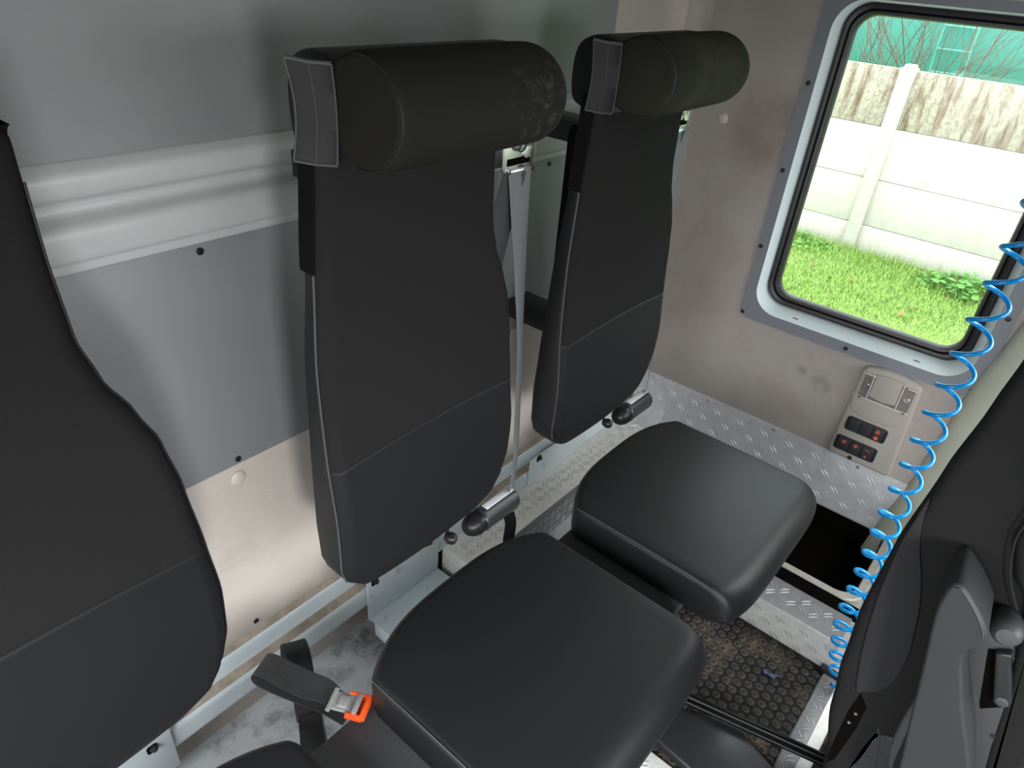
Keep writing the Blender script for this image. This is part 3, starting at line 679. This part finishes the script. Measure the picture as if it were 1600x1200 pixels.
# ------------------------------------------------------------------ strap path set from the floor gap behind the plinth to the plinth top
bm = B()
P = smooth_curve([(-1.476, -.366, .3625), (-1.482, -.31, .345), (-1.487, -.25, .312), (-1.495, -.19, .285), (-1.501, -.145, .268), (-1.504, -.128, .272), (-1.503, -.130, .290), (-1.500, -.155, .308), (-1.495, -.205, .325), (-1.489, -.27, .352), (-1.484, -.30, .366), (-1.482, -.325, .372)], 6)
ribbon(bm, P, [.046] * (len(P) - 12) + [.046 - .001 * k for k in range(12)], .003, (1, .35, .15)); s_ = loc_new('webbing', bm, 'web', lb)
bm = B()
loc_new_pts = None
for o_ in (-.018, -.011, -.004, .004, .011, .018):
    q = [p + Vector((.94, .30, .15)).normalized() * o_ + Vector((0, 0, .0018)) for p in P[38:50]]
    tube(bm, q, .0006, 5)
loc_new('stitching', bm, 'piping', lb)
bm = B(); rot = Matrix.Rotation(R(-35), 3, 'Z')
slab(bm, rrect(-.016, .016, -.026, .016, .004, 3), Z, 0, .004, .001)
box(bm, (-.018, -.030, .001), (.018, -.022, .010), .002); box(bm, (-.010, -.010, .003), (.010, .006, .007), .001); cyl(bm, (-.02, .018, .002), (.02, .018, .002), .004, n=10)
bmesh.ops.transform(bm, matrix=Matrix.Translation((-1.480, -.350, .378)) @ Matrix.Rotation(R(28), 4, 'Z'), verts=bm.verts)
loc_new('buckle_plate', bm, 'zinc', lb)
bm = B(); box(bm, (-.020, -.045, -.006), (.020, -.037, .010), .002); box(bm, (-.021, -.040, -.008), (-.016, -.012, .006), .001); box(bm, (.016, -.040, -.008), (.021, -.006, .006), .001); box(bm, (-.02, -.040, -.009), (.02, -.010, -.004), .001)
bmesh.ops.transform(bm, matrix=Matrix.Translation((-1.480, -.350, .378)) @ Matrix.Rotation(R(28), 4, 'Z'), verts=bm.verts)
loc_new('orange_casing', bm, 'orange', lb)
# second strap and black stalk
sb = empty('belt_stalk', (-1.46, -.2, 0), 'dark belt loop on a black plastic stalk rising behind the plinth', 'seat belt')
bm = B(); P = smooth_curve([(-1.468, -.212, .165), (-1.456, -.188, .19), (-1.434, -.150, .22), (-1.428, -.135, .252), (-1.424, -.120, .262), (-1.421, -.104, .250), (-1.420, -.095, .20), (-1.42, -.095, .12)], 6)
ribbon(bm, P, .044, .003, (1, -.55, 0)); loc_new('webbing', bm, 'web', sb)
bm = B(); slab(bm, [(-.024, -.06), (.010, -.065), (.026, -.035), (.022, .06), (-.020, .06)], Y, -.014, .014, .006)
slab(bm, rrect(-.020, .020, -.03, .055, .004, 3), Y, .0, -.0142, .003)
bmesh.ops.transform(bm, matrix=Matrix.Translation((-1.478, -.235, .145)) @ Matrix.Rotation(R(-35), 4, 'Z'), verts=bm.verts)
loc_new('stalk_body', bm, 'blk', sb)

# ================================================================== SWITCH HOUSING on the side wall
hp = empty('switch_housing', (0, -.76, .43), 'warm grey plastic switch housing with two black switch banks below the window', 'switch panel')
def hx(y, z, d): return Vector((-d, y, z))
outl = roundpoly([(-.677, .287), (-.688, .576), (-.762, .592), (-.838, .576), (-.853, .285)], [.016, .020, .20, .020, .016])
bm = B(); slab(bm, outl, hx, .0, .016, .010); loc_new('housing_body', bm, 'trunk', hp)
bm = B(); slab(bm, rrect(-.826, -.700, .492, .562, .006, 4), hx, .0155, .0165, .0005); loc_new('lid_recess', bm, 'piping', hp)
MT['recess'] = mat('brown_grey_recess', (0.17, 0.145, 0.13), .6)
hp.children[-1].data.materials[0] = MT['recess']
bm = B(); slab(bm, [(-.795, .502), (-.760, .496), (-.725, .502), (-.727, .568), (-.76, .572), (-.793, .568)], hx, .016, .021, .002); loc_new('lid_tongue', bm, 'trunk', hp)
bm = B(); slab(bm, [(-.832, .490), (-.692, .492), (-.694, .455), (-.706, .440), (-.73, .434), (-.79, .434), (-.818, .440), (-.830, .455)], hx, .0155, .0185, .0015); loc_new('lower_flap', bm, 'trunk', hp)
bm = B(); box(bm, (-.0215, -.831, .489), (-.017, -.692, .4925), .001)
for y in (-.797, -.723): box(bm, (-.0215, y - .0015, .493), (-.0165, y + .0015, .566), .0005)
for y0, y1 in ((-.831, -.805), (-.728, -.695)): box(bm, (-.0225, y0, .560), (-.0165, y1, .5635), .001)
loc_new('bright_ribs', bm, 'trunkl', hp)
for y in (-.707, -.818):
    bm = B(); box(bm, (-.0222, y - .004, .4885), (-.0190, y + .004, .4912)); loc_new('hinge_slot', bm, 'void', hp)
for y in (-.710, -.813):
    bm = B(); lathe(bm, (-.0165, y, .527), (-1, 0, 0), [(0, .009), (.0015, .009), (.003, .0075), (.003, .003), (.0015, .003), (.0015, 0)], 20)
    sc = loc_new('screw', bm, 'steel', hp)
for (ya, yb_, za, zb_, kind) in ((-.806, -.699, .380, .424, 'lock'), (-.801, -.690, .311, .357, 'lamp')):
    bm = B(); slab(bm, rrect(ya, yb_, za, zb_, .008, 4), hx, .0155, .0195, .0015); fr = loc_new('switch_bank', bm, 'blk', hp)
    w = (yb_ - ya - .016) / 3
    for k in range(3):
        y1 = yb_ - .008 - w * k; y0 = y1 - w
        bm = B(); slab(bm, rrect(y0 + .0008, y1 - .0008, za + .004, zb_ - .004, .002, 3), hx, .0195, .0225, .001); rk = loc_new('rocker_switch', bm, 'sw', hp)
        rk.parent = fr; rk.matrix_parent_inverse = Matrix.Translation(hp.location).inverted() @ Matrix.Identity(4)
        rk.matrix_parent_inverse = (Matrix.Translation(hp.location) @ fr.matrix_parent_inverse).inverted()
        yc = (y0 + y1) / 2; D = -.0229; bm = B(); use = True
        def ln(*pp): tube(bm, [(D, yc - a, b) for a, b in pp], .0009, 5)   # a grows to the viewer's right
        zt = zb_ - .014; zl = za + .012
        if kind == 'lock' and k == 2:
            for z, op in ((zt, True), (zl, False)):
                if op: ln((-.005, z - .004), (.005, z - .004), (.005, z + .001), (-.005, z + .001), (-.005, z - .004)); ln((.003, z + .001), (.003, z + .005), (-.003, z + .006), (-.004, z + .004)); ln((-.003, z - .0015), (.003, z - .0015))
                else: box(bm, (D - .0003, yc - .005, z - .005), (D + .0003, yc + .005, z + .001)); ln((.003, z), (.003, z + .004), (0, z + .006), (-.003, z + .004), (-.003, z))
        elif kind == 'lamp' and k == 0: ln((-.004, zt - .004), (.003, zt - .004), (.004, zt + .001), (0, zt + .004), (-.004, zt + .002), (-.004, zt - .004)); ln((.004, zt + .003), (.007, zt + .004)); ln((.0, zt + .0), (.002, zt - .002))
        elif kind == 'lamp' and k == 1: ln((-.005, zt), (-.002, zt + .004), (.003, zt + .003), (.005, zt), (.002, zt - .004), (-.003, zt - .003), (-.005, zt)); ln((-.002, zt), (.003, zt + .001)); ln((0, zt - .001), (.001, zt - .006))
        elif kind == 'lamp' and k == 2:
            ln((-.006, zt + .003), (-.001, zt + .001)); ln((.0, zt + .001), (.003, zt - .001), (.006, zt))
            ln(*[(.0028 * cos(a * pi / 5), zl + .0028 * sin(a * pi / 5)) for a in range(11)])
        else: use = False
        if use:
            ic = loc_new('symbol', bm, 'icon', hp); ic.parent = rk; ic.matrix_parent_inverse = Matrix.Identity(4); ic.matrix_parent_inverse = (Matrix.Translation(hp.location) @ fr.matrix_parent_inverse @ rk.matrix_parent_inverse).inverted()
        else: bm.free()
bm = B(); lathe(bm, (-.016, -.742, .297), (-1, 0, 0), [(0, .0065), (.0012, .0065), (.0012, .0045), (.0026, .004), (.003, 0)], 16); loc_new('screw', bm, 'gun', hp)

# ================================================================== COILED AIR HOSE
hc = (-.532, -.907)
tz = [1.330, 1.255, 1.178, 1.104, 1.041, .974, .907, .841, .781, .718, .659, .597, .534, .482, .424, .368, .314, .257, .203, .155, .111, .068, .032]
P = []
u0 = math.atan2(.76, -.645)
NS = 20
for k in range(len(tz) - 1):
    for i in range(NS):
        f = i / NS; z = tz[k] + (tz[k + 1] - tz[k]) * f
        r = .0250 - .003 * min(1, (k + f) / 20); dz = 0
        yo = interp([(.032, -.057), (.068, -.049), (.111, -.036), (.155, -.027), (.203, -.017), (.257, -.013), (.37, -.010), (.53, -.004), (.78, 0)], z)
        P.append(Vector((hc[0] + r * cos(u0 - 2 * pi * f), hc[1] + r * sin(u0 - 2 * pi * f) + yo, z)))
P = [P[0] + Vector((.0, 0, .35)), P[0] + Vector((0, 0, .1))] + P
P = P + [Vector((hc[0] - .0, hc[1] - .09, .02)), Vector((hc[0] + .02, hc[1] - .16, .02))]
bm = B(); tube(bm, P, .0041, 10)
tag(new('coiled_air_hose', bm, 'hose', sharp=80), 'bright blue coiled air hose hanging down beside the front seat', 'hose')

# ================================================================== FRONT SEAT (right foreground)
fs_ = empty('front_seat', (-.8, -1.1, 0), 'dark charcoal front seat with a folded-up armrest at the right edge', 'seat')
XS, XE = -1.0, -.62
REAR = [(.30, -.992), (.34, -.988), (.47, -.958), (.57, -.944), (.68, -.936), (.81, -.938), (.94, -.949), (1.04, -.961), (1.11, -.968), (1.20, -.972), (1.32, -.974)]
bm = B(); rings = []
for k in range(60):
    z = .30 + 1.04 * k / 59; yr = interp(REAR, z); yf_ = yr - interp([(.3, .05), (.45, .10), (.6, .17), (.9, .20), (1.34, .20)], z)
    e = min(1, (1.345 - z) / .05); e = 1 - math.sqrt(max(0, 1 - (1 - e) ** 2)); yr2 = yr - e * .04; yf2 = yf_ + e * .04
    P = rrect(XS + e * .03, XE - e * .03, yf2, yr2, (.05, .018, .03, .03), 6)
    rings.append([Vector((x, y - (.10 * (x - XS) if y > (yr2 + yf2) / 2 else 0), z)) for x, y in P])
loft(bm, rings); bk = loc_new('backrest', bm, 'dknit', fs_, sharp=60)
def sx(off): return lambda y, z, d: Vector((XS - d, y, z))
bp_ = [(-.989, .541), (-.9815, .536), (-.9645, .614), (-.9515, .713), (-.9460, .811), (-.9475, .86), (-.951, .90), (-.957, .86), (-.969, .82), (-.984, .784), (-.998, .74), (-1.008, .693), (-1.016, .645), (-1.016, .591), (-1.006, .558)]
bp_ = [(p.x, p.y) for p in smooth_curve([Vector((a, b, 0)) for a, b in bp_ + bp_[:1]], 3)][:-1]
bm = B(); slab(bm, bp_, sx(0), -.004, .004, .0012, seg=2); loc_new('side_bolster', bm, 'dgrey', fs_)
# front bolster, right of the crease
fb = [(-1.046, .9), (-1.044, .96), (-1.01, 1.05), (-.99, 1.15), (-.985, 1.30), (-1.14, 1.30), (-1.15, 1.0), (-1.17, .8), (-1.19, .5), (-1.16, .5), (-1.10, .79), (-1.066, .85)]
fb = [(p.x, p.y) for p in smooth_curve([Vector((a, b, 0)) for a, b in fb + fb[:1]], 3)][:-1]
bm = B(); slab(bm, fb, sx(0), -.003, .012, .010); loc_new('front_bolster', bm, 'dknit', fs_)
bm = B(); tube(bm, smooth_curve([(XS - .008, -.992, 1.12), (XS - .008, -1.012, 1.05), (XS - .010, -1.044, .96), (XS - .010, -1.047, .90), (XS - .010, -1.062, .85), (XS - .010, -1.085, .81)], 5), .0012, 6); loc_new('piping', bm, 'dgrey', fs_)
# moulded side cover with recline lever
bm = B(); slab(bm, [(p.x, p.y) for p in smooth_curve([Vector((a, b, 0)) for a, b in [(-1.065, .76), (-1.083, .80), (-1.098, .775), (-1.115, .72), (-1.15, .62), (-1.165, .56), (-1.19, .45), (-1.08, .42), (-1.05, .5), (-1.05, .65), (-1.065, .76)]], 3)][:-1], sx(0), -.01, .010, .006); loc_new('side_cover', bm, 'dpl', fs_)
bm = B(); slab(bm, [(-1.083, .735), (-1.108, .645), (-1.112, .637), (-1.134, .664), (-1.103, .750)], sx(0), .0095, .0105, .0003); loc_new('lever_slot', bm, 'void', fs_)
lp_ = [(-1.090, .742), (-1.103, .752), (-1.106, .745), (-1.1325, .681), (-1.131, .670), (-1.124, .664), (-1.117, .667), (-1.114, .674)]
bm = B(); slab(bm, [(p.x, p.y) for p in smooth_curve([Vector((a, b, 0)) for a, b in lp_ + lp_[:1]], 2)][:-1], sx(0), .0105, .021, .004); lv = loc_new('recline_lever', bm, 'gun', fs_)
bm = B(); lathe(bm, (XS - .020, -1.1235, .676), (-1, 0, 0), [(0, .0075), (.002, .0072), (.003, .005), (.0026, 0)], 18); loc_new('lever_button', bm, 'dpl', fs_)
bm = B(); lathe(bm, (XS - .010, -1.141, .605), (-1, 0, 0), [(0, .004), (.001, .004), (.0005, 0)], 12); loc_new('cover_screw', bm, 'gun', fs_)
# armrest folded up beside the backrest
ar = [(-1.009, .835), (-1.012, .850), (-1.022, .852), (-1.042, .834), (-1.058, .816), (-1.067, .800), (-1.063, .785), (-1.058, .767), (-1.060, .748), (-1.068, .727), (-1.091, .671), (-1.126, .598), (-1.16, .50), (-1.18, .42), (-1.085, .42), (-1.066, .523), (-1.048, .61), (-1.030, .703), (-1.011, .797)]
ar = [(p.x, p.y) for p in smooth_curve([Vector((a, b, 0)) for a, b in ar + ar[:1]], 3)][:-1]
bm = B(); slab(bm, ar, lambda y, z, d: Vector((-1.008 - d, y + (.067 - d) * .10, z + (.067 - d) * .12)), 0, .067, .0045, seg=5); am = loc_new('armrest', bm, 'dvin', fs_, sharp=50)
bm = B(); tube(bm, smooth_curve([(-1.0765, -1.0135, .847), (-1.0765, -1.022, .849), (-1.0765, -1.041, .832), (-1.0765, -1.055, .815), (-1.0765, -1.063, .801)], 5), .0009, 6); loc_new('armrest_piping', bm, 'piping', fs_)
bm = B(); lathe(bm, (-1.012, -1.083, .788), (-1, -.1, .1), [(-.01, .017), (.014, .018), (.026, .0165), (.032, .011), (.033, 0)], 24); loc_new('armrest_pivot', bm, 'dpl', fs_)
# hinge and cushion side
bm = B(); slab(bm, [(-.989, .533), (-1.004, .512), (-1.006, .46), (-1.004, .42), (-1.002, .37), (-.993, .35), (-.989, .41), (-.986, .486)], sx(0), -.02, .002, .001); loc_new('hinge_gap', bm, 'void', fs_)  # black slab stands for the dark gap beside the hinge, shade as colour
bm = B()
for y, z in ((-.996, .49), (-.994, .465)): lathe(bm, (XS - .002, y, z), (-1, 0, 0), [(0, .003), (.001, .0025), (.001, 0)], 10)
loc_new('hinge_bolt', bm, 'steel', fs_)
cu = [(-1.006, .27), (-1.004, .36), (-1.006, .43), (-1.010, .476), (-1.020, .495), (-1.046, .497), (-1.10, .47), (-1.3, .455), (-1.5, .455), (-1.5, .25), (-1.2, .22), (-1.02, .24)]
bm = B(); slab(bm, cu, lambda y, z, d: Vector((-.60 - d, y, z)), 0, .40, .02, seg=6); loc_new('cushion_side', bm, 'dvin', fs_)
bm = B(); tube(bm, smooth_curve([(-1.0005, -1.030, .488), (-1.001, -1.040, .46), (-1.001, -1.050, .41), (-1.001, -1.06, .35)], 4), .0011, 6); loc_new('cushion_piping', bm, 'piping', fs_)
bm = B(); box(bm, (-.96, -1.45, .003), (-.62, -1.05, .235), .02); loc_new('seat_base', bm, 'blk', fs_)

# ================================================================== OUTSIDE
GZ = -.80
bm = B(); NX, NY = 40, 50
rows = []
for i in range(NX + 1):
    x = .8 + 20 * (i / NX) ** 1.6
    rows.append([Vector((x, -10 + 22 * j / NY, GZ + (0.02 * sin(x * 3.1 + j) if 1 < x < 5.2 else 0))) for j in range(NY + 1)])
loft(bm, rows, close=False); tag(new('lawn_ground', bm, 'turf'), 'mossy lawn ground outside the window', 'ground', kind='structure')
# grass blades
bm = B(); rg = random.Random(3)
def blade(bm, x, y, h, w, lean, ang, z0=GZ):
    d = Vector((cos(ang), sin(ang), 0)); s = Vector((-sin(ang), cos(ang), 0)) * w
    p0 = Vector((x, y, z0)); p1 = p0 + Vector((0, 0, h * .6)) + d * lean * .35; p2 = p0 + Vector((0, 0, h)) + d * lean
    v = [bm.verts.new(q) for q in (p0 - s, p0 + s, p1 + s * .7, p1 - s * .7, p2)]
    bm.faces.new((v[0], v[1], v[2], v[3])); bm.faces.new((v[3], v[2], v[4]))
for k in range(30000):
    x = 3.2 + 2.04 * rg.random(); y = -1.15 + 2.7 * rg.random()
    h = rg.uniform(.02, .055)
    if x > 4.75: h *= rg.uniform(1.0, 1.3 + 2.2 * (x - 4.75) * 2)
    blade(bm, x, y, h, rg.uniform(.0018, .004), rg.uniform(.01, .05), rg.uniform(0, 6.28))
tag(new('grass', bm, 'blade', smooth=False), 'green grass growing up to the concrete fence', 'grass', kind='stuff')
def leafclump(n, cx, cy, rx, ry, hz, size, lab, seed):
    rg = random.Random(seed); bm = B()
    for k in range(n):
        a = rg.uniform(0, 6.28); q = math.sqrt(rg.random()); x = cx + rx * q * cos(a); y = cy + ry * q * sin(a); z = GZ + hz * rg.uniform(.2, 1) * (1.1 - q * .7)
        t = rg.uniform(0, 6.28); tl = rg.uniform(-.6, .6); s = size * rg.uniform(.6, 1.2)
        d = Vector((cos(t), sin(t), tl * .5)); e = Vector((-sin(t), cos(t), rg.uniform(-.4, .4)))
        c = Vector((x, y, z)); pts = [c - d * s, c - d * s * .4 + e * s * .6, c + d * s * .4 + e * s * .55, c + d * s, c + d * s * .4 - e * s * .55, c - d * s * .4 - e * s * .6]
        vm = bm.verts.new(c - Vector((0, 0, s * .15))); vv = [bm.verts.new(p) for p in pts]
        for i in range(6): bm.faces.new((vm, vv[i], vv[(i + 1) % 6]))
        tube(bm, [c - d * s, Vector((x - d.x * s * 1.2, y - d.y * s * 1.2, GZ))], .002, 4)
    return tag(new('weed_clump', bm, 'weed', sharp=80), lab, 'weed', kind='stuff')
bm = B(); loft(bm, [[Vector((x, y, GZ - .01)) for y in (-30, 30)] for x in (-30, .9)], close=False); tag(new('yard_ground', bm, 'yard'), 'grey yard surface around the vehicle', 'ground', kind='structure')
leafclump(300, 5.0, -.62, .28, .5, .20, .035, 'broad-leaved weeds at the foot of the fence at the right of the window', 5)
leafclump(160, 5.05, .95, .22, .30, .12, .022, 'small-leaved weeds at the foot of the fence at the left of the window', 6)
rg = random.Random(11)
spots = [(4.15, -.30), (4.35, .25), (3.95, -.25), (4.7, -.45), (4.05, .42), (4.45, .62)]
wh = ['brown dead leaf nearest the window, right of the others', 'brown dead leaf in the middle of the lawn', 'pale dead leaf low in the window on the lawn', 'reddish dead leaf near the broad-leaved weeds', 'small dead leaf left on the lawn near the window corner', 'dead leaf at the left of the lawn towards the fence']
for (x, y), l in zip(spots, wh):
    bm = B(); a = rg.uniform(0, 6); s = .032; d = Vector((cos(a), sin(a), .1)); e = Vector((-sin(a), cos(a), .2)); c = Vector((x, y, GZ + .05))
    vm = bm.verts.new(c - Vector((0, 0, .006))); vv = [bm.verts.new(c + d * s * p + e * s * q + Vector((0, 0, .004 * k % .01))) for k, (p, q) in enumerate(((-1, 0), (-.5, .5), (.3, .6), (1, .1), (.4, -.5), (-.4, -.55)))]
    for i in range(6): bm.faces.new((vm, vv[i], vv[(i + 1) % 6]))
    bmesh.ops.solidify(bm, geom=bm.faces[:], thickness=.002)
    tag(new('dead_leaf', bm, 'dead'), l, 'leaf', 'dead leaves on the lawn')
# precast concrete fence
fe = empty('concrete_fence', (5.4, .3, GZ), 'pale precast concrete panel fence on the far side of the lawn', 'fence')
PY = [2.46, .585, -1.29, -3.17]
lv_ = [(GZ, -.545), (-.541, -.118), (-.114, .336), (.340, .822)]
for a, b in zip(PY[:-1], PY[1:]):
    for k, (z0, z1) in enumerate(lv_):
        bm = B(); box(bm, (5.32, b + .055, z0 - .0), (5.36, a - .055, z1), .006, 2)
        loc_new('fence_panel', bm, 'concdirty' if k == 3 else ('conclight' if k == 2 else 'concrete'), fe, sharp=30)
for y in PY:
    bm = B(); box(bm, (5.27, y - .062, GZ), (5.42, y + .062, .838), .012, 2); box(bm, (5.285, y - .045, .836), (5.405, y + .045, .862), .012, 2); loc_new('fence_post', bm, 'concrete', fe, sharp=30)
# teal tank with ladder
tk = empty('storage_tank', (10.9, 1, GZ), 'big teal green tank with a welded ladder behind the fence', 'tank')
bm = B(); TR = 2.1; TC = Vector((11.1, 0, 1.0))
lathe(bm, (TC.x, -9, TC.z), (0, 1, 0), [(0, 0), (.3, 1.2), (.8, 1.9), (1.2, TR), (17, TR), (17.6, 1.8), (18, 0)], 72); loc_new('tank_shell', bm, 'tank', tk)
def onT(z, off=.07): return TC.x - math.sqrt(TR ** 2 - (z - TC.z) ** 2) - off
bm = B()
for yl in (1.13, .745):
    tube(bm, [(onT(z), yl - (z - .5) * .0, z) for z in [.2 + .1 * k for k in range(13)]], .011, 6)
for z in (.26, .525, .79, 1.05, 1.3): tube(bm, [(onT(z), 1.13, z), (onT(z), .745, z)], .011, 6)
for z in (.3, 1.2):
    for yl in (1.13, .745): tube(bm, [(onT(z), yl, z), (onT(z) + .09, yl, z)], .012, 6)
loc_new('ladder', bm, 'rung', tk)
for k in range(2):
    bm = B(); box(bm, (10.4, -4 + 8 * k, GZ), (11.8, -3.6 + 8 * k, -.7)); loc_new('tank_saddle', bm, 'concrete', tk)
# bare shrub
def branch(bm, p, d, L, r, depth, rg):
    pts = [p.copy()]; rr = [r]; q = p.copy(); dd = d.copy(); n = 6
    for k in range(n):
        dd = (dd + Vector((rg.uniform(-.2, .2), rg.uniform(-.38, .38), rg.uniform(-.14, .16)))).normalized(); q = q + dd * L / n; pts.append(q.copy()); rr.append(r * (1 - .6 * (k + 1) / n))
        if depth > 0 and k >= 1 and rg.random() < .75:
            nd = (dd + Vector((rg.uniform(-.3, .3), rg.uniform(-.9, .9), rg.uniform(-.3, .5)))).normalized(); branch(bm, q, nd, L * rg.uniform(.4, .65), rr[-1] * .7, depth - 1, rg)
    tube(bm, pts, rr, 5)
bm = B()
for (y0, n, seed, hh) in ((.62, 9, 21, 1.35), (1.15, 7, 33, 1.15)):
    rg = random.Random(seed)
    for k in range(n):
        branch(bm, Vector((6.9 + rg.uniform(-.1, .1), y0 - .02 + rg.uniform(-.12, .12), GZ)), Vector((rg.uniform(-.08, .08), rg.uniform(-.14, .20), 1)).normalized(), hh + rg.uniform(.4, 1.0), .010, 3, rg)
tag(new('bare_shrub', bm, 'twig'), 'bare red-brown shrub with thin twigs behind the fence beside the post', 'shrub')
